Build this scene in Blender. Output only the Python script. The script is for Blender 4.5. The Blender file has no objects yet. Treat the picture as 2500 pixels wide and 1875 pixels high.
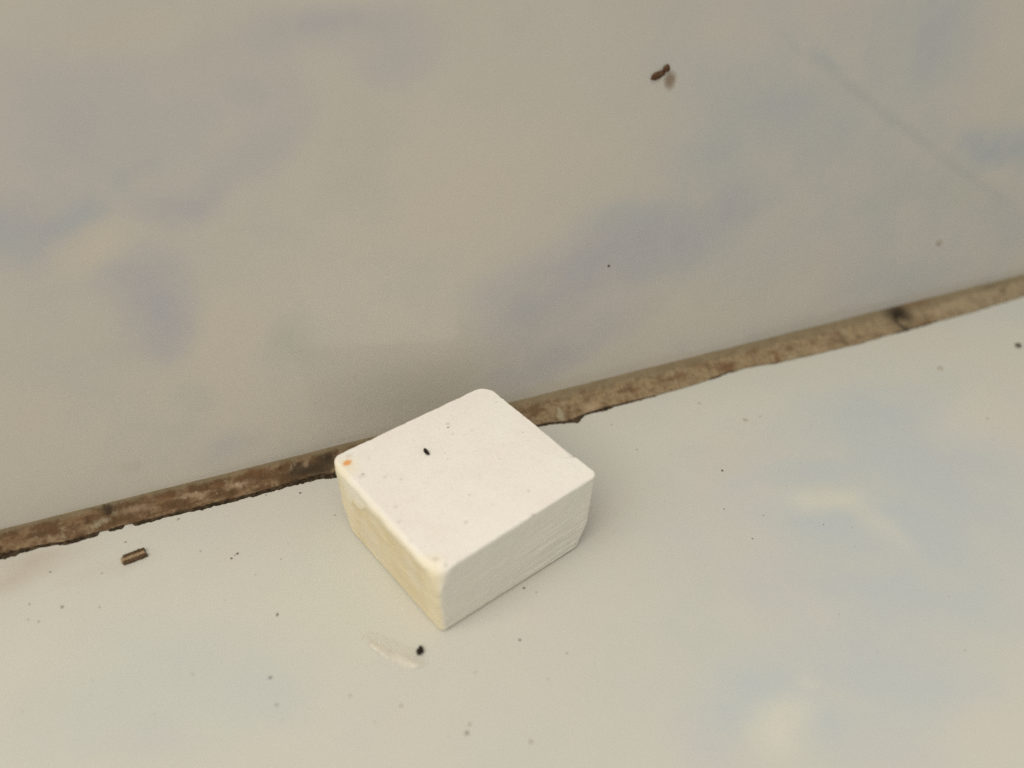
import bpy, bmesh, math, random
from mathutils import Vector, noise

C = bpy.context.scene.collection
MM = 0.001                      # every length below is in millimetres

# ------------------------------------------------------------------ camera, light, exposure
cam_d = bpy.data.cameras.new('camera')
cam_d.sensor_width = 36.0
cam_d.lens = 28.08
cam_d.clip_start = 0.005
cam_d.clip_end = 20.0
cam = bpy.data.objects.new('camera', cam_d)
cam.location = (-28.783 * MM, -82.446 * MM, 102.422 * MM)
cam.rotation_euler = (math.radians(50.852), math.radians(-1.525), math.radians(-22.576))
C.objects.link(cam)
bpy.context.scene.camera = cam
cam_d.dof.use_dof = True
cam_d.dof.focus_distance = 0.136
cam_d.dof.aperture_fstop = 9.5

world = bpy.data.worlds.new('World')
bpy.context.scene.world = world
world.use_nodes = True
bg = world.node_tree.nodes['Background']
bg.inputs['Color'].default_value = (1.0, 0.955, 0.875, 1)      # the walls of the room, dimly lit
bg.inputs['Strength'].default_value = 0.45


def area_lamp(name, loc, target, size, watts, colour):
    d = bpy.data.lights.new(name, 'AREA')
    d.shape = 'SQUARE'
    d.size = size
    d.energy = watts
    d.color = colour
    o = bpy.data.objects.new(name, d)
    o.location = loc
    o.rotation_euler = (Vector(target) - Vector(loc)).to_track_quat('-Z', 'Y').to_euler()
    C.objects.link(o)
    return o


area_lamp('ceiling_lamp', (-0.42, -0.16, 0.80), (0, 0, 0), 0.95, 8.9, (1.0, 0.908, 0.77))

vs = bpy.context.scene.view_settings
vs.view_transform = 'Standard'
vs.look = 'None'
vs.exposure = 0.0
vs.gamma = 1.0
bpy.context.scene.cycles.use_denoising = False

# ------------------------------------------------------------------ measured tables (millimetres)
WALL_Y = 24.377
BLOCK_TOP = {'F': (-10.42, -17.96), 'R': (18.68, -8.85), 'B': (10.38, 17.53), 'L': (-18.67, 9.23)}
BLOCK_FOOT = {'F': (-9.80, -17.18), 'R': (17.68, -9.63), 'B': (10.05, 17.30), 'L': (-18.21, 9.02)}
BLOCK_H = 14.9
WALL_PATCHES = [
    (74.98, 47.67, 58.64, 27.15, 2.87, 'blue', 0.36),
    (113.71, 8.14, 52.3, 22.74, 2.995, 'blue', 0.3),
    (-41.85, 55.74, 26.82, 19.5, 1.154, 'lilac', 0.36),
    (-15.57, 68.64, 24.09, 9.7, 3.055, 'lilac', 0.25),
    (9.06, 46.77, 22.11, 18.22, 3.099, 'warm', 0.7),
    (28.48, 51.51, 19.96, 13.91, -3.047, 'warm', 0.45),
    (-30.48, 74.82, 7.66, 2.94, -3.017, 'warm', 0.6),
    (-10.33, 63.32, 10.44, 4.3, 3.116, 'warm', 0.4),
    (-30.98, 27.98, 9.92, 8.26, -2.027, 'warm', 0.75),
    (0.48, 23.6, 13.59, 9.97, 2.646, 'warm', 0.35),
    (85.87, 14.2, 18.59, 8.89, 3.08, 'warm', 0.5),
    (57.44, 13.9, 20.94, 7.21, 3.129, 'warm', 0.35),
    (-59.08, 25.39, 9.26, 6.81, 1.237, 'warm', 0.35),
    (-38.24, 57.07, 2.68, 2.15, -3.083, 'warm', 0.3),
    (-49.21, 52.5, 8.06, 5.71, -2.874, 'lilac', 0.9),
    (-52.0, 50.39, 5.57, 3.88, 3.08, 'blue', 0.5),
    (-43.25, 52.75, 3.6, 2.27, -2.564, 'blue', 0.6),
    (-37.37, 57.25, 2.79, 2.36, 1.728, 'blue', 0.35),
    (-30.85, 52.64, 6.54, 3.07, -2.916, 'lilac', 0.85),
    (-22.21, 57.25, 10.4, 3.4, -2.757, 'lilac', 0.5),
    (-34.38, 59.3, 4.67, 1.68, -2.705, 'lilac', 0.35),
    (-38.41, 35.76, 8.04, 4.89, 1.754, 'lilac', 0.9),
    (-36.56, 32.85, 4.0, 2.85, 1.266, 'lilac', 0.6),
    (-40.22, 43.11, 6.31, 3.62, 2.956, 'lilac', 0.5),
    (-44.25, 63.32, 7.14, 5.93, -2.763, 'lilac', 0.5),
    (-37.99, 69.24, 7.84, 4.25, 3.112, 'lilac', 0.35),
    (-8.07, 72.21, 12.38, 3.33, -3.139, 'lilac', 0.65),
    (0.1, 67.11, 6.86, 3.72, -2.761, 'lilac', 0.4),
    (-18.51, 64.86, 6.91, 3.55, 3.049, 'lilac', 0.35),
    (-20.05, 26.02, 5.98, 4.5, 1.337, 'green', 0.6),
    (-32.5, 9.04, 6.64, 4.06, -2.922, 'lilac', 0.4),
    (-34.99, 21.81, 4.11, 3.56, 2.612, 'green', 0.4),
    (-6.3, 52.88, 7.71, 6.67, 1.648, 'green', 0.25),
    (-42.05, 48.14, 5.65, 3.9, -2.717, 'warm', 0.85),
    (-45.5, 44.95, 3.6, 2.55, -2.671, 'warm', 0.5),
    (28.77, 27.58, 17.47, 9.56, -2.855, 'lilac', 0.75),
    (46.88, 32.45, 18.76, 8.88, -3.011, 'lilac', 0.85),
    (61.77, 36.77, 8.84, 3.95, 3.114, 'lilac', 0.9),
    (37.57, 38.67, 10.71, 3.61, 3.099, 'blue', 0.35),
    (29.89, 13.6, 16.03, 5.39, -2.894, 'lilac', 0.65),
    (19.2, 21.95, 7.57, 4.96, 2.016, 'lilac', 0.5),
    (22.47, 9.56, 7.48, 4.59, 3.036, 'lilac', 0.35),
    (67.91, 54.31, 22.28, 5.75, 2.712, 'blue', 0.45),
    (56.26, 47.67, 12.08, 5.63, 2.893, 'blue', 0.3),
    (96.38, 62.48, 15.04, 11.43, 2.251, 'blue', 0.6),
    (76.47, 66.36, 8.17, 3.5, 2.952, 'lilac', 0.3),
    (124.87, 39.16, 16.82, 5.43, 2.972, 'blue', 0.95),
    (118.07, 29.99, 21.43, 5.39, 2.732, 'green', 0.6),
    (109.62, 11.44, 18.33, 7.37, 2.938, 'blue', 0.35),
    (73.37, 61.47, 6.58, 0.96, 2.597, 'blue', 0.45),
    (74.92, 59.81, 14.6, 1.11, 2.614, 'vein', 0.35),
    (89.51, 51.15, 16.85, 1.12, 2.613, 'vein', 0.4),
    (107.68, 41.03, 19.79, 1.21, 2.614, 'vein', 0.4),
    (125.45, 30.92, 15.86, 1.21, 2.615, 'vein', 0.38),
    (84.29, 58.89, 5.54, 2.72, 2.133, 'lilac', 0.3),
    (140.03, 19.65, 12.03, 5.58, 2.582, 'lilac', 0.4),
]
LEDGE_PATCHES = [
    (-47.2, 0.94, 44.96, 21.97, 2.915, 'cream', 0.5),  # broad cream: brighter light on the left painted into the ledge colour
    (14.45, -41.33, 26.41, 12.94, 2.816, 'green', 0.45),  # broad green: dimmer light toward the right painted into the ledge colour
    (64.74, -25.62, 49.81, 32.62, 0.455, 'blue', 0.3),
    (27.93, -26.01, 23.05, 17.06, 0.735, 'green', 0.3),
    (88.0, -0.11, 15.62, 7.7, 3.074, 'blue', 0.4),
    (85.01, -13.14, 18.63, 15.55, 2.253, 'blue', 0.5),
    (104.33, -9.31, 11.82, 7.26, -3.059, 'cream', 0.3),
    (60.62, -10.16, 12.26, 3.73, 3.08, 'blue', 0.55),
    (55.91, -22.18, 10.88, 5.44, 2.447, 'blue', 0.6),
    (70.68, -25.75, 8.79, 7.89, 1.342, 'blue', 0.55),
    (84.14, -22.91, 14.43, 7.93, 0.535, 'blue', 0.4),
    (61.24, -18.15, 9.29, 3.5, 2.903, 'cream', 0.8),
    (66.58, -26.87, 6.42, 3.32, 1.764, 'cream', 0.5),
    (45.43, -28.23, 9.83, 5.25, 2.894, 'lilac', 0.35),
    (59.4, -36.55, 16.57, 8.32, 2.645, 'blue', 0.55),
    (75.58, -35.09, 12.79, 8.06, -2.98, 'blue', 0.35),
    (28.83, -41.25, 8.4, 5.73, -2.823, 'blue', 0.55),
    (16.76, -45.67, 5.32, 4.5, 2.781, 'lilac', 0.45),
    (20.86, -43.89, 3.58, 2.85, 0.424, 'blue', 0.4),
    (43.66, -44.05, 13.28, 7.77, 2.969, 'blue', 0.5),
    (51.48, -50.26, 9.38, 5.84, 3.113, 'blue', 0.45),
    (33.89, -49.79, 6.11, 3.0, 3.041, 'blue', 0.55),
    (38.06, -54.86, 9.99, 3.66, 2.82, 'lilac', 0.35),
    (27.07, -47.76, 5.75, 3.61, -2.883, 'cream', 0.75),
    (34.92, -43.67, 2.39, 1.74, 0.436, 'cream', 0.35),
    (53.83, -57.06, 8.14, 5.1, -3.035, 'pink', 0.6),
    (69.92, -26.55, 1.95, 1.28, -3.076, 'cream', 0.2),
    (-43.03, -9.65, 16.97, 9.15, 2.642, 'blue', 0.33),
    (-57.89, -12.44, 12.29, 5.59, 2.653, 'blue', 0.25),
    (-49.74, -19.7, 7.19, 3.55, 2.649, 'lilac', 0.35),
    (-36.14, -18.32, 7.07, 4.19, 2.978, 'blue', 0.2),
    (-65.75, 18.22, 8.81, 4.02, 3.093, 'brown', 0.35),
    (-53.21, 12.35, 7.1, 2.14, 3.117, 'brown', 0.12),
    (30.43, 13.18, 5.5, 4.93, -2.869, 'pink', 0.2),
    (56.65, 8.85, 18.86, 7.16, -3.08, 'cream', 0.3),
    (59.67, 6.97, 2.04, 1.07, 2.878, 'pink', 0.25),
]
TOP_SPOTS = [(-15.83, 8.62, 0.5, 0.25), (-14.78, 4.04, 0.19, 0.8), (-14.99, 3.66, 0.62, 0.22), (-9.67, 0.88, 0.25, 0.35), (-11.87, 2.19, 0.31, 0.25), (0.68, 9.38, 0.17, 0.9), (0.85, 10.17, 0.4, 0.3), (0.86, 7.59, 0.26, 0.35), (10.32, 12.55, 0.18, 0.5), (11.51, 3.92, 0.17, 0.55), (-1.77, 2.47, 0.15, 0.5), (-1.67, 3.8, 0.14, 0.4), (-3.32, -3.65, 0.13, 0.45), (-1.25, -5.87, 0.24, 0.35), (7.33, -8.2, 0.24, 0.35), (6.14, -12.86, 0.3, 0.55), (-3.49, -10.6, 0.23, 0.45), (-12.37, -6.97, 0.35, 0.25), (-12.04, -4.11, 0.36, 0.22), (-9.64, -15.24, 0.45, 0.5), (-8.67, -16.64, 0.28, 0.5), (3.95, 7.29, 0.26, 0.22), (1.63, 14.85, 0.27, 0.35), (8.19, 16.92, 0.28, 0.4), (-13.13, 6.9, 0.38, 0.15), (-5.42, 8.4, 0.26, 0.15), (-4.32, 5.47, 0.32, 0.1), (1.57, -2.54, 0.31, 0.15), (5.79, -0.37, 0.26, 0.13), (-11.97, -10.91, 0.28, 0.15), (1.18, -8.64, 0.24, 0.15)]
ORANGE = (-16.33, 7.22)
TOP_CRUMB = (-4.40, 5.01, -1.382, 1.73)
BEAD_PATCHES = [
    (-53.44, 2.03, 1.2, 0.63, 3.031, 'dark', 0.95),
    (-53.72, 2.55, 0.84, 0.31, 3.003, 'dark', 0.7),
    (-63.57, 1.43, 1.71, 0.38, -3.14, 'dark', 0.25),
    (-67.66, 1.35, 2.23, 0.53, 3.141, 'rust', 0.7),
    (-64.03, 1.89, 2.28, 0.46, -3.138, 'rust', 0.6),
    (-58.07, 1.88, 2.93, 0.54, 3.135, 'rust', 0.6),
    (-44.97, 1.87, 2.81, 0.56, 3.136, 'rust', 0.7),
    (-35.81, 1.73, 1.63, 0.41, 3.136, 'rust', 0.7),
    (-30.22, 2.11, 3.34, 0.58, 3.139, 'rust', 0.7),
    (-61.99, 0.71, 1.43, 0.38, 3.138, 'tan', 0.6),
    (-49.56, 1.48, 3.05, 0.47, 3.136, 'tan', 0.6),
    (-54.64, 1.12, 1.49, 0.31, 3.133, 'pale', 0.6),
    (-39.94, 1.35, 2.55, 0.4, 3.137, 'tan', 0.6),
    (-33.26, 1.33, 2.63, 0.37, 3.137, 'tan', 0.7),
    (-21.94, 0.91, 4.15, 0.83, 3.137, 'dark', 0.85),
    (-17.64, 1.68, 2.4, 0.93, -3.135, 'dark', 1.0),
    (-20.12, 0.97, 3.49, 0.75, -3.136, 'dark', 0.7),
    (-19.44, 0.87, 2.8, 0.42, -3.136, 'dark', 0.6),
    (-22.3, 1.74, 1.52, 0.59, -3.136, 'dark', 0.7),
    (-21.39, 1.69, 0.82, 0.34, -3.031, 'tan', 0.5),
    (26.86, 0.73, 0.98, 0.62, -2.922, 'pale', 0.75),
    (33.75, 0.63, 2.62, 0.56, -3.139, 'tan', 0.7),
    (36.55, -0.11, 1.05, 0.48, 3.129, 'dark', 0.7),
    (43.66, 1.0, 1.06, 0.39, 3.084, 'rust', 0.6),
    (40.91, 0.37, 1.4, 0.49, 3.07, 'rust', 0.6),
    (54.88, 1.25, 1.3, 0.5, 3.103, 'rust', 0.45),
    (65.61, 0.86, 2.96, 0.6, 3.133, 'rust', 0.7),
    (61.43, -0.0, 0.94, 0.31, 3.073, 'rust', 0.7),
    (66.18, 0.25, 1.17, 0.5, -3.136, 'rust', 0.6),
    (78.13, 0.81, 0.95, 0.54, -2.784, 'rust', 0.8),
    (77.06, 0.14, 0.81, 0.31, 3.123, 'dark', 0.5),
    (81.42, 0.21, 1.88, 0.51, -3.136, 'pale', 0.6),
    (95.88, 0.9, 0.9, 0.62, -3.137, 'dark', 0.55),
    (92.25, 0.63, 1.05, 0.33, 3.086, 'rust', 0.5),
    (88.8, 0.52, 3.21, 0.52, 3.13, 'tan', 0.5),
    (95.68, -0.66, 2.74, 0.42, 3.128, 'tan', 0.4),
    (57.97, 0.05, 5.74, 0.39, 3.128, 'pale', 0.35),
    (113.87, 1.52, 3.07, 1.31, -3.078, 'black', 1.0),
    (113.39, 2.06, 4.52, 1.37, 3.096, 'dark', 0.9),
    (112.97, 0.29, 1.63, 0.66, -3.107, 'dark', 0.7),
    (120.09, 2.66, 6.03, 0.55, -3.139, 'rust', 0.5),
    (119.18, 0.39, 3.59, 0.77, -3.134, 'rust', 0.6),
    (124.93, 1.17, 3.66, 0.56, 3.141, 'tan', 0.45),
    (146.17, 1.51, 1.61, 0.53, 0.324, 'dark', 0.4),
    (143.03, 2.38, 3.9, 0.46, -3.136, 'dark', 0.25),
    (132.85, 1.43, 7.53, 0.68, -3.141, 'tan', 0.3),
]
BEAD_EDGE = [(-120.0, 3.3), (-69.81, 2.78), (-64.29, 2.74), (-60.54, 3.54), (-55.57, 3.34), (-51.86, 3.21), (-46.56, 3.42), (-39.67, 3.39), (-33.61, 3.68), (-28.18, 3.62), (-24.19, 3.3), (-19.33, 3.37), (-17.25, 3.85), (22.62, 5.01), (29.13, 6.17), (31.53, 5.42), (35.7, 5.19), (40.89, 5.24), (46.9, 5.38), (57.28, 5.32), (66.14, 4.24), (71.74, 4.5), (78.36, 5.26), (86.67, 5.58), (99.39, 5.96), (110.35, 5.52), (121.62, 5.34), (133.0, 5.38), (151.11, 4.56), (200.0, 4.8)]
DIRT_LINE = [(-73.22, 0.9), (-69.86, 0.95), (-66.96, 0.85), (-64.3, 0.4), (-61.62, 0.35), (-60.42, 0.7), (-58.01, 0.6), (-55.69, 0.7), (-55.38, 0.0), (-54.21, 0.0), (-53.84, 0.4), (-51.98, 0.6), (-51.47, 0.0), (-50.46, 0.0), (-49.96, 0.55), (-46.52, 0.55), (-45.49, 0.4), (-42.26, 0.65), (-36.31, 0.7), (-32.27, 0.55), (-28.44, 0.7), (-26.03, 0.7), (-22.44, 0.9), (-19.57, 1.0), (-17.18, 1.0), (-12.36, 0.7), (-6.34, 0.5), (0.54, 0.5), (8.51, 0.5), (16.52, 0.6), (22.64, 0.4), (25.1, 0.5), (28.37, 0.65), (29.22, 1.15), (30.11, 1.05), (31.44, 0.35), (34.05, 0.35), (36.4, 0.8), (38.16, 0.3), (41.32, 0.3), (46.91, 0.12), (48.8, 0.0), (60.39, 0.0), (61.43, 0.25), (66.66, 0.25), (68.21, 0.0), (75.66, 0.0), (76.84, 0.2), (78.45, 0.0), (108.31, 0.0), (110.91, 0.35), (114.1, 0.25), (122.1, 0.1), (124.31, 0.0)]
FLAKE = [(-20.96, -13.79), (-20.25, -12.9), (-19.31, -12.83), (-17.79, -14.02), (-16.4, -15.6), (-14.78, -17.39), (-13.5, -19.18), (-12.95, -20.52), (-13.04, -21.17), (-14.2, -21.4), (-15.53, -21.42), (-16.83, -21.18), (-17.68, -20.02), (-18.66, -18.25), (-19.67, -16.45), (-20.36, -15.18)]
FLAKE_CRUMB = (-13.71, -18.88, 0.527)
SPLINTER = [(-52.19, 13.41), (-48.67, 13.94)]
WALL_FLECK = [(41.05, 62.28), (42.99, 63.33), (43.59, 60.77)]
WALL_DUST = [(36.4, 29.39, 0.297, 'dark'), (119.56, 18.35, 0.722, 'grey')]
SPECKS = [
    (132.21, 5.17, 0.937, 'dark', 1.0, 0),
    (-11.61, -32.61, 0.378, 'grey', 1.0, 0),
    (-31.46, -5.1, 0.193, 'dark', 2.0, 50),
    (-34.12, -15.04, 0.192, 'dark', 1.9, 0),
    (-23.55, 18.12, 0.238, 'dark', 1.0, 0),
    (0.4, -22.31, 0.191, 'dark', 1.5, -60),
    (48.11, -3.73, 0.285, 'dark', 1.0, 0),
    (-35.32, 8.64, 0.232, 'dark', 1.2, 40),
    (-36.35, 7.99, 0.231, 'dark', 1.0, 0),
    (-51.62, 17.49, 0.207, 'grey', 1.4, -20),
    (-60.76, 7.83, 0.299, 'grey', 1.0, 0),
    (109.5, 5.21, 0.805, 'faint', 1.0, 0),
    (-62.54, 15.43, 0.224, 'grey', 1.0, 0),
    (4.57, -14.13, 0.241, 'dark', 1.0, 0),
]
DUST = [(-35.78, 8.47, 0.193, 'faint'), (-40.73, 11.28, 0.194, 'faint'), (-19.19, 11.04, 0.177, 'grey'), (-29.1, 19.76, 0.167, 'grey'), (-43.4, 19.48, 0.268, 'faint'), (-29.12, 5.08, 0.142, 'grey'), (-55.18, 12.3, 0.15, 'grey'), (-65.18, 10.19, 0.192, 'grey'), (-55.63, 5.81, 0.192, 'grey'), (-65.28, 7.33, 0.177, 'faint'), (-63.84, 6.39, 0.188, 'grey'), (-34.09, -19.4, 0.274, 'faint'), (-24.57, -21.72, 0.25, 'faint'), (-18.51, -25.67, 0.304, 'faint'), (-43.99, -10.52, 0.197, 'faint'), (5.87, -26.78, 0.177, 'grey'), (-7.46, -24.76, 0.219, 'faint'), (-10.83, -31.6, 0.272, 'faint'), (-4.24, -36.81, 0.376, 'faint'), (60.48, -47.92, 0.214, 'faint'), (43.13, -11.67, 0.214, 'grey'), (43.79, -18.9, 0.179, 'dark'), (36.35, 6.67, 0.199, 'grey'), (6.03, -15.52, 0.164, 'grey'), (48.6, -15.39, 0.156, 'grey'), (105.89, -10.54, 0.216, 'grey'), (56.98, -20.8, 0.155, 'grey'), (54.61, 13.86, 0.412, 'faint'), (60.33, 6.31, 0.485, 'faint'), (63.63, 6.21, 0.211, 'grey'), (41.38, 3.34, 0.168, 'faint'), (35.2, 14.5, 0.19, 'grey'), (56.82, -10.96, 0.148, 'faint'), (8.76, -29.68, 0.117, 'faint'), (-22.04, -10.26, 0.12, 'faint'), (71.34, 0.33, 0.161, 'faint')]


# ------------------------------------------------------------------ helpers
def interp(table, x):
    if x <= table[0][0]:
        return table[0][1]
    for (x0, a), (x1, b) in zip(table, table[1:]):
        if x <= x1:
            return a + (b - a) * (x - x0) / (x1 - x0)
    return table[-1][1]


def n1(x, y, z):
    return noise.noise(Vector((x, y, z)))


def fbm(x, y, z, octaves=4):
    s = 0.0
    a = 1.0
    f = 1.0
    for _ in range(octaves):
        s += a * noise.noise(Vector((x * f, y * f, z * f)))
        a *= 0.5
        f *= 2.03
    return s


def make(name, verts, faces, mat, parent=None, smooth=True, attrs=None, loc=None):
    """verts in mm, relative to loc (mm); links ONE mesh object"""
    me = bpy.data.meshes.new(name)
    me.from_pydata([(v[0] * MM, v[1] * MM, v[2] * MM) for v in verts], [], faces)
    me.update()
    if smooth:
        me.polygons.foreach_set('use_smooth', [True] * len(me.polygons))
    for k, vals in (attrs or {}).items():
        a = me.attributes.new(k, 'FLOAT', 'POINT')
        a.data.foreach_set('value', vals)
    bm = bmesh.new()
    bm.from_mesh(me)
    bmesh.ops.recalc_face_normals(bm, faces=bm.faces)
    bm.to_mesh(me)
    bm.free()
    if mat:
        me.materials.append(mat)
    o = bpy.data.objects.new(name, me)
    if loc:
        o.location = (loc[0] * MM, loc[1] * MM, loc[2] * MM)
    if parent:
        o.parent = parent
    C.objects.link(o)
    return o


def tag(o, label=None, cat=None, group=None, kind=None):
    if label:
        o['label'] = label
    if cat:
        o['category'] = cat
    if group:
        o['group'] = group
    if kind:
        o['kind'] = kind
    return o


# ------------------------------------------------------------------ node helpers
class Mat:
    def __init__(self, name, rough=0.5, spec=0.5):
        self.m = bpy.data.materials.new(name)
        self.m.use_nodes = True
        self.nt = self.m.node_tree
        self.bsdf = self.nt.nodes['Principled BSDF']
        self.out = self.nt.nodes['Material Output']
        self.bsdf.inputs['Roughness'].default_value = rough
        self.bsdf.inputs['Specular IOR Level'].default_value = spec
        tc = self.nt.nodes.new('ShaderNodeTexCoord')
        v = self.vmath('SCALE', tc.outputs['Object'])
        v.node.inputs['Scale'].default_value = 1000.0
        self.mm = v

    def link(self, a, b):
        self.nt.links.new(a, b)

    def put(self, sock, val):
        if hasattr(val, 'is_output'):
            self.link(val, sock)
        else:
            sock.default_value = val

    def vmath(self, op, a, b=None):
        n = self.nt.nodes.new('ShaderNodeVectorMath')
        n.operation = op
        self.put(n.inputs[0], a)
        if b is not None:
            self.put(n.inputs[1], b)
        return n.outputs['Value'] if op in ('LENGTH', 'DOT_PRODUCT') else n.outputs['Vector']

    def math(self, op, a, b=None, clamp=False):
        n = self.nt.nodes.new('ShaderNodeMath')
        n.operation = op
        n.use_clamp = clamp
        self.put(n.inputs[0], a)
        if b is not None:
            self.put(n.inputs[1], b)
        return n.outputs[0]

    def noise(self, vec, scale, detail=3.0, rough=0.5, color=False):
        n = self.nt.nodes.new('ShaderNodeTexNoise')
        self.link(vec, n.inputs['Vector'])
        n.inputs['Scale'].default_value = scale
        n.inputs['Detail'].default_value = detail
        n.inputs['Roughness'].default_value = rough
        return n.outputs['Color'] if color else n.outputs['Fac']

    def ramp(self, val, lo, hi, a=0.0, b=1.0, smooth=True):
        n = self.nt.nodes.new('ShaderNodeMapRange')
        n.interpolation_type = 'SMOOTHSTEP' if smooth else 'LINEAR'
        self.put(n.inputs['Value'], val)
        n.inputs['From Min'].default_value = lo
        n.inputs['From Max'].default_value = hi
        n.inputs['To Min'].default_value = a
        n.inputs['To Max'].default_value = b
        return n.outputs['Result']

    def mix(self, fac, a, b):
        n = self.nt.nodes.new('ShaderNodeMix')
        n.data_type = 'RGBA'
        self.put(n.inputs['Factor'], fac)
        self.put(n.inputs['A'] if False else n.inputs[6], a if hasattr(a, 'is_output') else (*a, 1))
        self.put(n.inputs[7], b if hasattr(b, 'is_output') else (*b, 1))
        return n.outputs[2]

    def attr(self, name):
        n = self.nt.nodes.new('ShaderNodeAttribute')
        n.attribute_name = name
        return n.outputs['Fac']

    def stretch(self, vec, s):
        return self.vmath('MULTIPLY', vec, s)

    def sep(self, vec):
        n = self.nt.nodes.new('ShaderNodeSeparateXYZ')
        self.link(vec, n.inputs[0])
        return n.outputs

    def comb(self, x, y, z=0.0):
        n = self.nt.nodes.new('ShaderNodeCombineXYZ')
        for s, v in zip(n.inputs, (x, y, z)):
            self.put(s, v)
        return n.outputs[0]

    def warp(self, vec, scale, amount, detail=2.0):
        c = self.noise(vec, scale, detail, 0.55, color=True)
        d = self.vmath('SUBTRACT', c, (0.5, 0.5, 0.5))
        d = self.vmath('MULTIPLY', d, (amount, amount, 0.0))
        return self.vmath('ADD', vec, d)

    def patch(self, vec, cx, cy, sx, sy, rot, inner=0.15):
        n = self.nt.nodes.new('ShaderNodeMapping')
        n.vector_type = 'TEXTURE'
        self.link(vec, n.inputs['Vector'])
        n.inputs['Location'].default_value = (cx, cy, 0)
        n.inputs['Rotation'].default_value = (0, 0, rot)
        n.inputs['Scale'].default_value = (sx, sy, 1e6)
        r = self.vmath('LENGTH', n.outputs[0])
        return self.ramp(r, 1.0, inner)

    def bump(self, height, strength, dist_mm):
        n = self.nt.nodes.new('ShaderNodeBump')
        n.inputs['Strength'].default_value = strength
        n.inputs['Distance'].default_value = dist_mm * MM
        self.link(height, n.inputs['Height'])
        self.link(n.outputs[0], self.bsdf.inputs['Normal'])

    def colour(self, c):
        self.put(self.bsdf.inputs['Base Color'], c if hasattr(c, 'is_output') else (*c, 1))


# ------------------------------------------------------------------ marbled sheet of the ledge and of the wall
MARBLE = {
    'xz': {'warm': (0.605, 0.560, 0.490), 'pink': (0.594, 0.562, 0.505), 'blue': (0.420, 0.460, 0.505), 'lilac': (0.455, 0.455, 0.490), 'green': (0.485, 0.500, 0.460), 'vein': (0.44, 0.45, 0.46)},
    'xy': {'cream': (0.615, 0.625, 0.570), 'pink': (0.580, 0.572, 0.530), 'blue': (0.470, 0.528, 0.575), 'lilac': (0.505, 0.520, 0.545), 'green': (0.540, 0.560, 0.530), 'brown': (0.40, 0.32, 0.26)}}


def marble(name, base, patches, plane, rough, spec, gain=1.0):
    m = Mat(name, rough, spec)
    x, y, z = m.sep(m.mm)
    p = m.comb(x, z) if plane == 'xz' else m.comb(x, y)
    w = m.warp(p, 0.035, 12.0, 2.0)
    w = m.warp(w, 0.14, 4.0, 4.0)
    w = m.warp(w, 0.7, 1.2, 3.0)
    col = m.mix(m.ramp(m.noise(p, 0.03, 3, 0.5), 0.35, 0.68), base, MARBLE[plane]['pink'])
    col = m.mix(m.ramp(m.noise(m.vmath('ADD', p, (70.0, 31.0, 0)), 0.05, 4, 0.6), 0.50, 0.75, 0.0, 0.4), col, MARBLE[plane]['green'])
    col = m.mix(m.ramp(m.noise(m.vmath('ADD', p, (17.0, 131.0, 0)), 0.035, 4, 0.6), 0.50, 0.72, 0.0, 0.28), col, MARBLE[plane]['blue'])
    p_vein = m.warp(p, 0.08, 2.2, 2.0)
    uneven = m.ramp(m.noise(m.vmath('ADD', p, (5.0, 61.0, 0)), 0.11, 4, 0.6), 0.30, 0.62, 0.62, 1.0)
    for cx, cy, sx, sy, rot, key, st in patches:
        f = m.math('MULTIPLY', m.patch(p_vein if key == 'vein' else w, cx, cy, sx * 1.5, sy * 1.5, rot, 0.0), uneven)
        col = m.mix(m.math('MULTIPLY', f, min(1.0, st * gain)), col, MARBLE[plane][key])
    # fine speckle of the cast sheet
    s = m.noise(m.mm, 6.0, 2, 0.6)
    col = m.mix(m.ramp(s, 0.3, 0.7, 0.0, 0.05), col, (0.40, 0.38, 0.34))
    m.colour(col)
    wav = m.noise(m.mm, 0.12, 2, 0.5)
    fine = m.noise(m.mm, 3.5, 2, 0.6)
    m.bump(m.math('ADD', wav, m.math('MULTIPLY', fine, 0.06)), 0.10, 0.6)
    m.put(m.bsdf.inputs['Roughness'], m.ramp(m.noise(p, 0.2, 3), 0.3, 0.7, rough - 0.05, rough + 0.07))
    return m.m


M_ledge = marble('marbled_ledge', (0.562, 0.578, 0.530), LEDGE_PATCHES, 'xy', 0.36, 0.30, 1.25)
M_wall = marble('marbled_wall', (0.574, 0.556, 0.500), WALL_PATCHES, 'xz', 0.13, 0.55, 1.15)


def slab(name, x0, x1, y0, y1, z0, z1, mat):
    v = [(x, y, z) for x in (x0, x1) for y in (y0, y1) for z in (z0, z1)]
    f = [(0, 1, 3, 2), (4, 6, 7, 5), (0, 4, 5, 1), (2, 3, 7, 6), (0, 2, 6, 4), (1, 5, 7, 3)]
    return make(name, v, f, mat, smooth=False)


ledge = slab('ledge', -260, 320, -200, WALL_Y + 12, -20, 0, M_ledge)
tag(ledge, 'pale cream ledge with faint blue marbling under the white block', kind='structure')
wall = slab('wall', -260, 320, WALL_Y, WALL_Y + 10, 0.9, 300, M_wall)
tag(wall, 'glossy upright wall sheet with lilac and beige marbling behind the block', 'wall')

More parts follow.
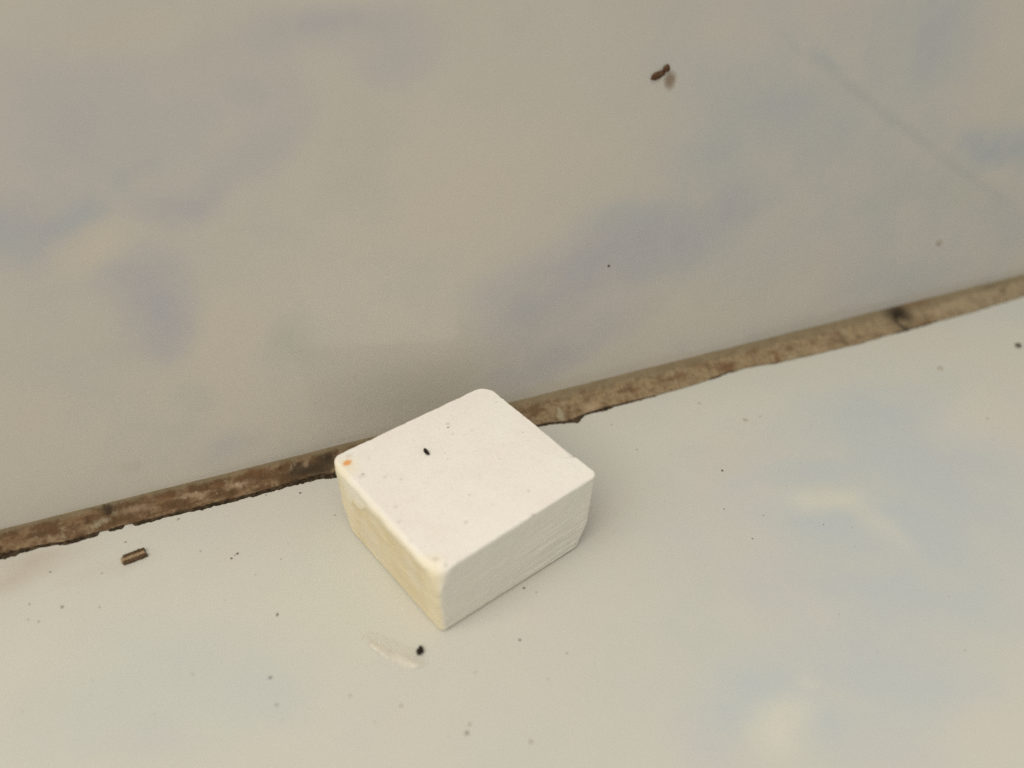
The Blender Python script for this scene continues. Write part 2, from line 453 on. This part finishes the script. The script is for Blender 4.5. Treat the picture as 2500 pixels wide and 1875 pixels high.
# ------------------------------------------------------------------ grout bead in the corner between ledge and wall
m = Mat('stained_grout', 0.85, 0.2)
X, Y, Z = m.sep(m.mm)
pp = m.comb(X, Z)
pw = m.warp(pp, 0.9, 1.1, 3.0)
a = m.noise(m.stretch(m.mm, (0.45, 1.0, 1.0)), 0.55, 5, 0.62)
b = m.noise(m.mm, 1.6, 4, 0.65)
left = m.ramp(X, 60.0, -30.0)                       # the joint is dirtier along this stretch
brown = m.mix(left, (0.185, 0.125, 0.070), (0.120, 0.072, 0.037))
tan = m.mix(left, (0.300, 0.230, 0.140), (0.255, 0.180, 0.105))
lim = m.ramp(left, 0, 1, -0.03, 0.06, smooth=False)
col = m.mix(m.ramp(m.math('SUBTRACT', a, lim), 0.38, 0.58), brown, tan)
col = m.mix(m.ramp(b, 0.50, 0.68, 0.0, 0.75), col, (0.115, 0.062, 0.030))
col = m.mix(m.ramp(m.noise(m.mm, 0.8, 3, 0.6), 0.58, 0.72, 0.0, 0.5), col, (0.38, 0.345, 0.235))
KEY = {'dark': (0.050, 0.036, 0.022), 'rust': (0.155, 0.082, 0.040), 'tan': (0.45, 0.345, 0.235), 'pale': (0.47, 0.44, 0.32), 'black': (0.008, 0.007, 0.006)}
col = m.mix(m.ramp(X, 75.0, 150.0, 0.0, 0.4), col, (0.36, 0.315, 0.215))
# smoother dusty band where the bead meets the wall
top = m.ramp(m.math('ADD', m.math('SUBTRACT', Z, m.math('MULTIPLY', left, 0.55)), m.math('MULTIPLY', m.noise(m.mm, 0.5, 4, 0.6), 1.6)), 2.45, 3.1)
col = m.mix(m.math('MULTIPLY', top, 0.8), col, m.mix(m.noise(m.stretch(m.mm, (0.2, 1, 1.6)), 0.9, 3), (0.17, 0.135, 0.080), (0.265, 0.225, 0.145)))
for cx, cy, sx, sy, rot, key, st in BEAD_PATCHES:
    col = m.mix(m.math('MULTIPLY', m.patch(pw, cx, cy, sx * 1.25, sy * 1.35, rot, 0.1), st * (0.75 if key in ('tan', 'pale') else 1.0)), col, KEY[key])
m.colour(col)
m.bump(m.math('ADD', m.noise(m.mm, 2.2, 5, 0.65), m.math('MULTIPLY', a, 0.5)), 0.55, 0.35)
M_grout = m.m

m = Mat('black_dirt', 0.9, 0.15)
m.colour(m.mix(m.ramp(m.noise(m.mm, 1.3, 3), 0.35, 0.7), (0.026, 0.018, 0.010), (0.085, 0.060, 0.036)))
m.bump(m.noise(m.mm, 4.0, 3), 0.6, 0.2)
M_dirt = m.m


def bead_edge(x):
    return interp(BEAD_EDGE, x) + 0.16 * fbm(x * 0.55, 3.3, 0.0, 3) + 0.07 * n1(x * 2.7, 8.1, 0)


HOLE_X, HOLE_Z = [(q[0], q[1]) for q in BEAD_PATCHES if q[5] == 'black'][0]


def bead_mesh():
    xs = []
    x = -115.0
    while x < 195.0:
        xs.append(x)
        x += 0.22
    prof = [0.0, 0.03, 0.06, 0.10, 0.16, 0.23, 0.30, 0.38, 0.46, 0.54, 0.62, 0.70, 0.78, 0.86, 0.93, 1.0]
    verts, faces = [], []
    for x in xs:
        d = bead_edge(x)
        topz = 3.0 + 0.10 * fbm(x * 0.12, 1.0, 5.0, 3) + 0.05 * n1(x * 1.1, 2.2, 1)
        lip = 0.35 + 0.25 * max(0.0, n1(x * 0.35, 7.7, 0) + 0.2)
        for i, s in enumerate(prof):
            if i == 0:
                off, z = d - 0.12, -0.02
            elif i == 1:
                off, z = d, lip * 0.55
            elif i == 2:
                off, z = d - 0.08, lip
            else:
                t = (s - 0.06) / 0.94
                off = (d - 0.08) * (1 - t)
                z = lip + (topz - lip) * t
                sag = 0.28 * math.sin(math.pi * t)                # slightly hollow
                rough = (1.0 if s < 0.72 else 0.25) * (0.30 * fbm(x * 0.7, s * 3.2, 4.0, 4) + 0.09 * n1(x * 2.1, s * 5, 2.0))
                hx = (x - HOLE_X) / 1.0
                hz = (z - HOLE_Z) / 0.8
                rough -= 1.6 * math.exp(-(hx * hx + hz * hz))
                q = (rough - sag) * (1.0 if s < 0.99 else 0.0)
                off += q * 0.57
                z += q * 0.82
            verts.append((x, WALL_Y - max(off, -0.5) - (0.0 if i < len(prof) - 1 else -0.06), z))
    n = len(prof)
    for j in range(len(xs) - 1):
        for i in range(n - 1):
            k = j * n + i
            faces.append((k, k + n, k + n + 1, k + 1))
    return verts, faces


v, f = bead_mesh()
bead = make('grout_bead', v, f, M_grout)
tag(bead, 'stained brown grout bead in the corner between ledge and wall', 'grout')


def dirt_mesh():
    runs = []
    x = DIRT_LINE[0][0]
    prev = None
    k = 7
    while x < DIRT_LINE[-1][0]:
        w = interp(DIRT_LINE, x)
        if w > 0.06:
            ww = w * (0.82 + 0.42 * fbm(x * 0.8, 9.0, 2.0, 3))
            ww = max(0.08, ww)
            e = WALL_Y - bead_edge(x)
            c = e - 0.10 * w + 0.10 * n1(x * 1.3, 4.4, 0)
            hgt = 0.12 + 0.45 * w * (0.6 + 0.5 * n1(x * 1.9, 1.4, 0))
            if prev is None:
                verts, faces = [], []
                runs.append((verts, faces))
            ring = []
            for i in range(k):
                a = math.pi * i / (k - 1)
                ring.append(len(verts))
                verts.append((x, c - ww * math.cos(a) * (1 + 0.2 * n1(x * 4, i, 2)), -0.01 + hgt * math.sin(a)))
            if prev:
                for i in range(k - 1):
                    faces.append((prev[i], ring[i], ring[i + 1], prev[i + 1]))
            prev = ring
        else:
            prev = None
        x += 0.16
    return [r for r in runs if r[1]]


for v, f in dirt_mesh():
    make('dirt_crust', v, f, M_dirt, bead)


# ------------------------------------------------------------------ white block
def block_mesh():
    order = ['F', 'R', 'B', 'L']
    H = BLOCK_H

    def corner_radius(key, h):                  # h = height 0..1
        if key == 'F':
            return 0.9 + 1.7 * max(0.0, (h - 0.70) / 0.30) ** 1.6
        if key == 'R':
            return 1.1 + 2.2 * max(0.0, (0.33 - h) / 0.33) ** 1.3
        if key == 'L':
            return 1.7 + 1.3 * max(0.0, (0.35 - h) / 0.35)
        return 2.7

    NS, NC = 88, 18                             # points along a side, points round a corner
    def outline(h):
        P = [Vector(BLOCK_FOOT[k]) * (1 - h) + Vector(BLOCK_TOP[k]) * h for k in order]
        pts = []
        for i, k in enumerate(order):
            p, nx, pv = P[i], P[(i + 1) % 4], P[i - 1]
            r = corner_radius(k, h)
            d0 = (pv - p).normalized()
            d1 = (nx - p).normalized()
            half = math.acos(max(-1, min(1, d0.dot(d1)))) / 2
            t = r / math.tan(half)
            cen = p + (d0 + d1).normalized() * (r / math.sin(half))
            a0 = p + d0 * t - cen
            a1 = p + d1 * t - cen
            ang = a0.angle_signed(a1)
            for j in range(NC):
                s = j / (NC - 1)
                rot = -ang * s
                c, sn = math.cos(rot), math.sin(rot)
                q = cen + Vector((a0.x * c - a0.y * sn, a0.x * sn + a0.y * c))
                pts.append((q, i, -1.0 + 0 * s, s))
            q0 = cen + a1
            r2 = corner_radius(order[(i + 1) % 4], h)
            e0 = (p - nx).normalized()
            e1 = (P[(i + 2) % 4] - nx).normalized()
            half2 = math.acos(max(-1, min(1, e0.dot(e1)))) / 2
            q1 = nx + e0 * (r2 / math.tan(half2))
            for j in range(1, NS + 1):
                s = j / (NS + 1)
                pts.append((q0.lerp(q1, s), i, s, 0.0))
        return pts

    N = 4 * (NS + NC)
    verts, faces = [], []
    fl, fr, hh, al = [], [], [], []
    base = outline(1.0)

    def edge_round(i, s):
        """radius of the top edge: side index 0 F-R, 1 R-B, 2 B-L, 3 L-F"""
        return (0.45, 0.28, 0.32, 0.75)[i]

    radii = []
    for (q, i, s, c) in base:
        if s < 0:                               # corner i, between side i-1 and side i
            r = edge_round((i - 1) % 4, 0) * (1 - c) + edge_round(i, 0) * c
            if i == 0:
                r += 1.15 * math.sin(math.pi * c)
        else:
            r = edge_round(i, s)
        radii.append(r)
    # soften the radii along the loop
    for _ in range(10):
        radii = [(radii[j - 1] + 2 * radii[j] + radii[(j + 1) % N]) / 4 for j in range(N)]

    def chips(j):
        """how far the top edge is broken back at loop point j"""
        q, i, s, c = base[j]
        x, y = q
        a = 0.05 * fbm(x * 0.9, y * 0.9, 1.7, 3)
        if i == 1 and s >= 0:
            nick = 0.0
            if s > 0.155:
                nick = 0.60 * math.exp(-(s - 0.155) / 0.16) * min(1.0, (s - 0.155) / 0.025)
            a += nick + 0.34 * max(0.0, fbm(x * 0.75, y * 0.75, 6.0, 4) - 0.05) + 0.04
        if i == 2 and s >= 0:
            a += 0.24 * max(0.0, fbm(x * 0.6, y * 0.6, 9.0, 4) - 0.10)
        return a

    chip = [chips(j) for j in range(N)]
    cen_top = Vector((0.0, 0.0))
    for q in base:
        cen_top += q[0]
    cen_top /= N

    def add_ring(pts2, zs, side):
        k0 = len(verts)
        for j in range(N):
            verts.append((pts2[j].x, pts2[j].y, zs[j]))
            q, i, s, c = base[j]
            L = 1.0 if (i == 3 and s >= 0) else ((c if i == 3 else (1 - c if i == 0 else 0.0)) if s < 0 else 0.0)
            Rr = 1.0 if (i == 0 and s >= 0) else ((c if i == 0 else (1 - c if i == 1 else 0.0)) if s < 0 else 0.0)
            fl.append(L * side)
            fr.append(Rr * side)
            hh.append(zs[j] / H)
            al.append(s if s >= 0 else (c * 0.0 if i == 3 else (1.0 if i == 0 else 0.0)))
        if k0:
            for j in range(N):
                j2 = (j + 1) % N
                faces.append((k0 - N + j, k0 - N + j2, k0 + j2, k0 + j))
        return k0

    def inset_pt(pts, j, amount):
        a = pts[j - 2][0]
        b = pts[(j + 2) % N][0]
        t = (b - a).normalized()
        nrm = Vector((t.y, -t.x))
        return pts[j][0] - nrm * amount, nrm

    # foot: small rounding onto the ledge
    for (ins, z) in ((2.2, 0.0), (1.05, 0.0), (0.62, 0.10), (0.24, 0.30), (0.0, 0.6)):
        pts = outline(z / H)
        add_ring([inset_pt(pts, j, ins + 0.06 * fbm(pts[j][0].x * .8, pts[j][0].y * .8, 3, 3))[0] for j in range(N)], [z] * N, 1.0)
    # sides
    LEV = 96
    zmax = [H - radii[j] for j in range(N)]
    for l in range(1, LEV + 1):
        ring, zs = [], []
        u = l / LEV
        pts = outline(min(1.0, u))
        for j in range(N):
            z = 0.6 + (zmax[j] - 0.6) * u
            x, y = pts[j][0]
            d = 0.045 * fbm(x * 0.5, y * 0.5, z * 0.5, 4)
            q, i, s, c = base[j]
            if i == 0 and s >= 0:                # saw ridges running along the face
                along = x * 0.954 + y * 0.299
                k = (0.25 + 0.75 * max(0.0, min(1.0, (s - 0.30) / 0.35))) * (0.3 + 0.7 * max(0.0, min(1.0, (11.0 - z) / 4.0)))
                d += 0.085 * k * (n1(along * 0.09, z * 1.5 - along * 0.05, 3.0) + 0.6 * n1(along * 0.13, z * 3.1 - along * 0.08, 8.0))
            if i == 3 or (i == 0 and s < 0):
                d += 0.10 * fbm(x * 0.35, y * 0.35, z * 0.35 + 9, 3)
            if i == 3 and s >= 0:                # coat of white run over the yellow face near the L corner
                lim = drip(s) - 0.02
                d += 0.16 if z / H > lim else 0.0
            w = max(0.0, (u - 0.9) / 0.1)
            ring.append(inset_pt(pts, j, -d + chip[j] * 0.35 * w)[0])
            zs.append(z)
        add_ring(ring, zs, 1.0)
    # rounded top edge
    pts = outline(1.0)
    for a in (0.25, 0.5, 0.7, 0.85, 1.0):
        ring, zs = [], []
        for j in range(N):
            r = radii[j]
            ins = r * (1 - math.cos(a * math.pi / 2)) + chip[j] * (0.35 + 0.65 * math.sin(a * math.pi / 2))
            ring.append(inset_pt(pts, j, ins)[0])
            zs.append(H - r + r * math.sin(a * math.pi / 2) - 0.25 * chip[j])
        add_ring(ring, zs, max(0.0, 1 - a * 1.15))
    last = [Vector(verts[len(verts) - N + j][:2]) for j in range(N)]
    lastz = [verts[len(verts) - N + j][2] for j in range(N)]
    TOPR = 44
    for l in range(1, TOPR):
        u = 1 - (1 - l / TOPR) ** 1.0
        ring, zs = [], []
        for j in range(N):
            p = last[j].lerp(cen_top, u)
            e = max(0.0, 1 - u * 9)
            ring.append(p)
            zs.append(H + (lastz[j] - H) * e + 0.02 * fbm(p.x * 0.6, p.y * 0.6, 2.0, 4) - 0.015)
        add_ring(ring, zs, 0)
    k = len(verts)
    verts.append((cen_top.x, cen_top.y, H))
    fl.append(0); fr.append(0); hh.append(1.0); al.append(0)
    for j in range(N):
        faces.append((k - N + j, k - N + (j + 1) % N, k))
    faces.append(tuple(range(N - 1, -1, -1)))
    return verts, faces, {'left_face': fl, 'saw_face': fr, 'height': hh, 'along': al}


def drip(s):
    """height (0..1) above which white covers the yellow face; s runs from the L corner (0) to the F corner (1)"""
    pts = [(0.0, 0.93), (0.03, 0.90), (0.055, 0.74), (0.085, 0.60), (0.115, 0.56), (0.135, 0.62), (0.16, 0.74), (0.19, 0.72), (0.23, 0.685), (0.27, 0.72),
           (0.31, 0.82), (0.36, 0.875), (0.45, 0.895), (0.6, 0.905), (0.75, 0.90), (0.9, 0.905), (1.0, 0.95)]
    return interp(pts, s) + 0.012 * fbm(s * 22, 0.5, 0.1, 3)


v, f, at = block_mesh()
# yellow where the side face is bare: 1 = bare yellow, kept as a field the material reads
bare = []
for L, h, s in zip(at['left_face'], at['height'], at['along']):
    bare.append(0.0 if L <= 0.0 else L * max(-1.0, min(1.0, (drip(s) - h) * 9.0)))
at['bare'] = bare

m = Mat('chalky_white', 0.92, 0.12)
x, y, z = m.sep(m.mm)
p2 = m.comb(x, y)
white = m.mix(m.ramp(m.noise(m.mm, 0.16, 4, 0.6), 0.35, 0.7), (0.845, 0.835, 0.800), (0.830, 0.805, 0.765))
white = m.mix(m.ramp(m.noise(m.mm, 1.4, 4, 0.6), 0.48, 0.8, 0.0, 0.30), white, (0.66, 0.63, 0.56))
# yellowed bare face
yel = m.mix(m.ramp(m.noise(m.mm, 0.18, 3, 0.5), 0.30, 0.70), (0.735, 0.640, 0.425), (0.770, 0.705, 0.555))
yel = m.mix(m.ramp(m.noise(m.mm, 0.5, 3, 0.6), 0.5, 0.8, 0.0, 0.35), yel, (0.785, 0.665, 0.440))
yel = m.mix(m.ramp(m.noise(m.mm, 3.0, 3, 0.6), 0.5, 0.75, 0.0, 0.25), yel, (0.78, 0.735, 0.58))
yel = m.mix(m.ramp(m.attr('height'), 0.20, 0.0, 0.0, 0.45), yel, (0.78, 0.715, 0.50))
edge = m.math('ADD', m.attr('bare'), m.math('MULTIPLY', m.math('SUBTRACT', m.noise(m.mm, 1.1, 4, 0.6), 0.5), 0.55))
bare_f = m.ramp(edge, 0.02, 0.28)
halo = m.ramp(m.math('ADD', m.attr('bare'), m.math('MULTIPLY', m.attr('left_face'), 0.95)), 0.0, 0.55)
col = m.mix(m.math('MULTIPLY', m.attr('left_face'), 0.7), white, (0.845, 0.80, 0.66))
col = m.mix(m.math('MULTIPLY', halo, 0.75), col, (0.845, 0.795, 0.63))
col = m.mix(m.math('MULTIPLY', bare_f, m.ramp(m.attr('left_face'), 0.1, 0.75)), col, yel)
# sawn face: grey of its shaded side put into the colour, with fine marks running along it
lines = m.noise(m.comb(m.math('MULTIPLY', m.math('ADD', m.math('MULTIPLY', x, 0.954), m.math('MULTIPLY', y, 0.299)), 0.10), m.math('SUBTRACT', m.math('MULTIPLY', z, 2.6), m.math('MULTIPLY', x, 0.10))), 1.0, 3, 0.6)
saw = m.attr('saw_face')
low = m.math('MULTIPLY', m.ramp(x, -2.0, 11.0, 0.25, 1.0), m.ramp(z, 10.5, 5.0, 0.2, 1.0))
saw_c = m.mix(m.ramp(lines, 0.40, 0.62), (0.735, 0.725, 0.655), (0.825, 0.795, 0.705))
saw_c = m.mix(m.ramp(m.noise(m.mm, 0.13, 3), 0.4, 0.65, 0, 0.6), saw_c, (0.73, 0.738, 0.680))
col = m.mix(m.math('MULTIPLY', m.ramp(saw, 0.3, 0.95), 0.85), col, saw_c)
on_top = m.ramp(m.attr('height'), 0.965, 0.985)
pt = m.warp(p2, 1.5, 0.5, 2.0)
for cx, cy, r, st in TOP_SPOTS:
    col = m.mix(m.math('MULTIPLY', m.math('MULTIPLY', m.patch(pt, cx, cy, r * 1.5, r * 1.3, cx, 0.2), on_top), min(1.0, st * 0.85)), col, (0.22, 0.195, 0.155))
# yellow cast at the L corner, then the orange stain
col = m.mix(m.math('MULTIPLY', m.patch(pt, -17.2, 6.4, 3.6, 3.4, 0.3, 0.2), 0.55), col, (0.84, 0.775, 0.58))
col = m.mix(m.math('MULTIPLY', m.patch(pt, -10.6, -15.6, 3.0, 2.6, 0.3, 0.2), 0.5), col, (0.84, 0.78, 0.60))
ow = m.warp(p2, 0.9, 1.1, 4.0)
col = m.mix(m.math('MULTIPLY', m.patch(ow, ORANGE[0], ORANGE[1], 1.05, 0.95, 0.4, 0.25), 0.9), col, (0.78, 0.335, 0.075))
m.colour(col)
grain = m.noise(m.mm, 2.6, 4, 0.65)
h = m.math('ADD', m.math('MULTIPLY', grain, 0.30), m.math('MULTIPLY', m.math('MULTIPLY', lines, m.math('MULTIPLY', saw, low)), 2.6))
m.bump(h, 0.5, 0.22)
M_block = m.m

block = make('white_block', v, f, M_block, attrs=at)
tag(block, 'chalky white rectangular block with yellowed side, standing on the ledge against the brown joint', 'block')


# ------------------------------------------------------------------ crumbs, chips and dust
def flat(name, c, rough=0.9, var=None, spec=0.2, bump=0.5):
    m = Mat(name, rough, spec)
    var = var or tuple(q * 1.6 for q in c)
    m.colour(m.mix(m.ramp(m.noise(m.mm, 3.0, 3), 0.4, 0.7), c, var))
    m.bump(m.noise(m.mm, 5.0, 3), bump, 0.15)
    return m.m


M_dark = flat('dark_crumb', (0.018, 0.013, 0.009))
M_speck = {'dark': flat('dark_speck', (0.11, 0.10, 0.08)), 'grey': flat('grey_speck', (0.33, 0.305, 0.26)), 'faint': flat('pale_speck', (0.47, 0.44, 0.375), var=(0.54, 0.51, 0.44))}


def lump(seed, rx, ry, rz, rough=0.28, sub=3, freq=1.3):
    """irregular grain, resting on z = 0"""
    bm = bmesh.new()
    bmesh.ops.create_icosphere(bm, subdivisions=sub, radius=1.0)
    vs = []
    for q in bm.verts:
        k = 1 + rough * fbm(q.co.x * freq + seed * 3.1, q.co.y * freq + seed, q.co.z * freq, 3)
        vs.append((q.co.x * rx * k, q.co.y * ry * k, max(-0.85, q.co.z * k) * rz))
    lowest = min(q[2] for q in vs)
    vs = [(a, b, c - lowest) for a, b, c in vs]
    fs = [tuple(q.index for q in fc.verts) for fc in bm.faces]
    bm.free()
    return vs, fs


def turn(vs, ang):
    c, s = math.cos(ang), math.sin(ang)
    return [(x * c - y * s, x * s + y * c, z) for x, y, z in vs]


# dark seed-like crumb on top of the block
cx, cy, ang, ln = TOP_CRUMB
v, f = lump(3, ln * 0.47, 0.33, 0.28, 0.22)
o = make('crumb', turn(v, ang), f, M_dark, loc=(cx, cy, BLOCK_H - 0.01))
tag(o, 'tiny dark oval crumb lying on top of the white block', 'crumb')

# crumb beside the flake: two joined grains
cx, cy, r = FLAKE_CRUMB
v, f = lump(7, r * 1.0, r * 0.95, r * 0.75, 0.25)
v2, f2 = lump(9, r * 0.62, r * 0.75, r * 0.6, 0.2)
v = v + [(x + r * 0.55, y + r * 0.85, z) for x, y, z in v2]
f = f + [tuple(q + len(v) - len(v2) for q in t) for t in f2]
o = make('crumb', v, f, M_dark, loc=(cx, cy, 0))
tag(o, 'black two-lobed crumb on the ledge at the edge of the pale flake', 'crumb')

# pale translucent flake
m = Mat('pale_flake', 0.30, 0.5)
m.colour((0.80, 0.78, 0.70))
tr = m.nt.nodes.new('ShaderNodeBsdfTransparent')
mx = m.nt.nodes.new('ShaderNodeMixShader')
fx, fy, fz = m.sep(m.mm)
m.put(mx.inputs['Fac'], m.math('MULTIPLY', m.ramp(fz, 0.03, 0.38, 0.30, 0.95), m.ramp(m.noise(m.stretch(m.mm, (1.0, 0.6, 1.0)), 0.75, 4, 0.65), 0.34, 0.60, 0.32, 0.70)))
m.link(tr.outputs[0], mx.inputs[1])
m.link(m.bsdf.outputs[0], mx.inputs[2])
m.link(mx.outputs[0], m.out.inputs['Surface'])
m.bump(m.noise(m.mm, 1.0, 3), 0.3, 0.2)
M_flake = m.m
cx = sum(q[0] for q in FLAKE) / len(FLAKE)
cy = sum(q[1] for q in FLAKE) / len(FLAKE)
rim = []
for i in range(len(FLAKE)):
    for t in (0.0, 0.25, 0.5, 0.75):
        a, b = FLAKE[i], FLAKE[(i + 1) % len(FLAKE)]
        rim.append((a[0] + (b[0] - a[0]) * t - cx, a[1] + (b[1] - a[1]) * t - cy))
ridge_dir = Vector((-0.72, -0.69))              # outward side that curls up and catches the light
verts, faces = [], []
RN = 9
for k in range(RN):
    u = 1 - k / (RN - 1) * 0.98
    for (a, b) in rim:
        px, py = a * u, b * u
        d = Vector((px, py)).dot(ridge_dir)
        z = 0.05 + 0.10 * (1 - u * u) + 0.36 * math.exp(-((d - 0.75) / 0.75) ** 2) * (0.5 + 0.5 * u) + 0.04 * n1(px * 1.2, py * 1.2, 0)
        if u > 0.99:
            z = 0.0
        verts.append((px, py, max(0.0, z)))
n = len(rim)
for k in range(RN - 1):
    for j in range(n):
        j2 = (j + 1) % n
        faces.append((k * n + j, k * n + j2, (k + 1) * n + j2, (k + 1) * n + j))
faces.append(tuple((RN - 1) * n + j for j in range(n)))
o = make('flake', verts, faces, M_flake, loc=(cx, cy, 0.004))
tag(o, 'pale translucent curled flake lying flat on the ledge in front of the block', 'flake')

# wood splinter: tan core between two dark fibres
(ax, ay), (bx, by) = SPLINTER
L = math.hypot(bx - ax, by - ay)
ang = math.atan2(by - ay, bx - ax)
M_core = flat('splinter_core', (0.29, 0.205, 0.125), var=(0.40, 0.30, 0.20))
M_fibre = flat('splinter_fibre', (0.070, 0.045, 0.022), var=(0.16, 0.105, 0.06))


def strand(y0, w, hgt, x0, x1, seed):
    vs, fs = [], []
    n, k = 26, 8
    for i in range(n):
        t = i / (n - 1)
        x = x0 + (x1 - x0) * t
        s = 1 + 0.30 * n1(t * 6, seed, 0)
        end = 1.0 if 0 < i < n - 1 else 0.72
        for j in range(k):
            a = 2 * math.pi * j / k
            ca, sa = math.cos(a), math.sin(a)
            sq = 0.5 / max(abs(ca), abs(sa)) * 0.45 + 0.55 * 0.5
            yy = y0 + w * sq * 2 * ca * s * end * 0.5 + 0.10 * n1(t * 4, seed + 4, 0)
            zz = hgt * 0.5 + hgt * sq * sa * (1 + 0.2 * n1(t * 9, seed, a)) * end
            vs.append((x + 0.12 * n1(j, seed, i == 0), yy, max(0.0, zz)))
    for i in range(n - 1):
        for j in range(k):
            j2 = (j + 1) % k
            fs.append((i * k + j, i * k + j2, (i + 1) * k + j2, (i + 1) * k + j))
    fs.append(tuple(range(k - 1, -1, -1)))
    fs.append(tuple((n - 1) * k + j for j in range(k)))
    return vs, fs


t = bpy.data.objects.new('wood_splinter', None)
t.empty_display_size = 0.002
t.location = ((ax + bx) / 2 * MM, (ay + by) / 2 * MM, 0)
t.rotation_euler = (0, 0, ang)
C.objects.link(t)
tag(t, 'short brown wood splinter with dark edges lying on the ledge near the joint', 'splinter')
v, f = strand(0.03, 1.15, 0.55, -L * 0.53, L * 0.47, 1.0)
make('core', v, f, M_core, t)
v, f = strand(0.62, 0.66, 0.66, -L * 0.42, L * 0.50, 5.0)
make('fibre', v, f, M_fibre, t)
v, f = strand(-0.60, 0.62, 0.60, -L * 0.48, L * 0.53, 8.0)
make('fibre', v, f, M_fibre, t)

# brown fleck stuck to the wall, with its pale smear
(x1, z1), (x2, z2), (x3, z3) = WALL_FLECK


def on_wall(vs):                                 # lay a grain built on z = 0 against the wall
    return [(x, -z, y) for x, y, z in vs]


M_fleck = flat('brown_fleck', (0.080, 0.042, 0.021), var=(0.14, 0.080, 0.042))
v, f = lump(12, 1.25, 0.60, 0.22, 0.22)
v = turn(v, 0.30)
v2, f2 = lump(15, 0.62, 0.58, 0.20, 0.22)
v2 = [(x + (x2 - x1) * 0.72, y + (z2 - z1) * 0.85, z) for x, y, z in v2]
f = f + [tuple(q + len(v) for q in t3) for t3 in f2]
o = make('dirt_fleck', on_wall(v + v2), f, M_fleck, loc=(x1, WALL_Y, z1))
tag(o, 'dark brown fleck with a pale smear stuck high on the marbled wall', 'dirt fleck')
m = Mat('pale_smear', 0.8, 0.2)
m.colour((0.30, 0.20, 0.125))
tr = m.nt.nodes.new('ShaderNodeBsdfTransparent')
mx = m.nt.nodes.new('ShaderNodeMixShader')
sx, sy, sz = m.sep(m.mm)
sp = m.warp(m.comb(sx, sz), 0.7, 0.9, 3.0)
m.put(mx.inputs['Fac'], m.math('MULTIPLY', m.patch(sp, x3 - x1 - 0.1, z3 - z1 + 0.45, 1.5, 2.0, 0.25, 0.1), 0.55))
m.link(tr.outputs[0], mx.inputs[1])
m.link(m.bsdf.outputs[0], mx.inputs[2])
m.link(mx.outputs[0], m.out.inputs['Surface'])
v = [(x3 - x1 - 0.1, z3 - z1 + 0.45, 0.06)]
f = []
for k in range(40):
    a = 2 * math.pi * k / 40
    q = 1 + 0.18 * n1(math.cos(a) * 1.4, math.sin(a) * 1.4, 3.0)
    v.append((v[0][0] + 1.7 * q * math.cos(a), v[0][1] + 2.2 * q * math.sin(a), 0.02))
for k in range(40):
    f.append((0, 1 + k, 1 + (k + 1) % 40))
make('smear', on_wall(v), f, m.m, o)

# specks that can be told apart
SPECK_LABELS = [
    'round black grain on the ledge at the far end, below the hole in the joint',
    'round grey speck alone on the ledge near the bottom edge of the view',
    'slanting dark speck on the ledge between the splinter and the flake',
    'dark speck lying level on the ledge, nearer the camera than the slanting one',
    'tiny black dot on the ledge between the block and the dark end of the joint',
    'small upright dark speck on the ledge just off the front corner of the block',
    'small dark dot on the open ledge beyond the far side of the block',
    'ring-shaped dark speck on the ledge midway between splinter and block',
    'small dark dot touching the ring-shaped speck on the ledge',
    'small grey speck on the ledge between the splinter and the joint',
    'largest of the grey specks in the row below the splinter',
    'broad faint grey smudge of dust on the ledge near the round black grain',
    'grey dot on the ledge nearer the dirty joint than the splinter, toward its brown end',
    'small dark dot beside the foot of the sawn face of the block',
]
for i, ((sx, sy, r, key, el, a), lab) in enumerate(zip(SPECKS, SPECK_LABELS)):
    v, f = lump(30 + i, r * 0.68 * el, r * 0.68, r * (0.16 if key == 'faint' else 0.45), 0.3, sub=2)
    o = make('dust_speck', turn(v, math.radians(a)), f, M_speck[key], loc=(sx, sy, 0))
    tag(o, lab, 'speck', 'dust specks on the ledge')
for i, (sx, sz, r, key) in enumerate(WALL_DUST):
    v, f = lump(60 + i, r * 0.9, r * 0.8, r * 0.25, 0.3, sub=2)
    o = make('dust_speck', on_wall(v), f, M_speck[key], loc=(sx, WALL_Y, sz))
    tag(o, ('tiny dark dot on the wall above the block', 'small grey speck on the wall above the hole in the joint')[i], 'speck', 'dust specks on the wall')

# loose dust too small to count
m = Mat('fine_dust', 0.9, 0.1)
m.colour(m.mix(m.attr('pale'), (0.25, 0.225, 0.19), (0.48, 0.45, 0.385)))
verts, faces, pale = [], [], []
random.seed(4)
grains = [(q[0], q[1], q[2] * 0.75, {'dark': 0.0, 'grey': 0.25, 'faint': 1.0}[q[3]]) for q in DUST]
for i in range(140):
    gx, gy = random.uniform(-75, 150), random.uniform(-70, 19)
    if abs(gx) < 21 and abs(gy) < 20:
        continue
    grains.append((gx, gy, random.uniform(0.04, 0.10), random.uniform(0.4, 1.0)))
for i, (gx, gy, r, pl) in enumerate(grains):
    v, f = lump(100 + i, r * random.uniform(0.8, 1.4), r, r * 0.35, 0.3, sub=1)
    k = len(verts)
    verts += [(x + gx, y + gy, z) for x, y, z in turn(v, random.uniform(0, 3))]
    faces += [tuple(q + k for q in t3) for t3 in f]
    pale += [pl] * len(v)
o = make('dust', verts, faces, m.m, attrs={'pale': pale})
tag(o, 'scattered fine dust grains on the pale ledge', kind='stuff')
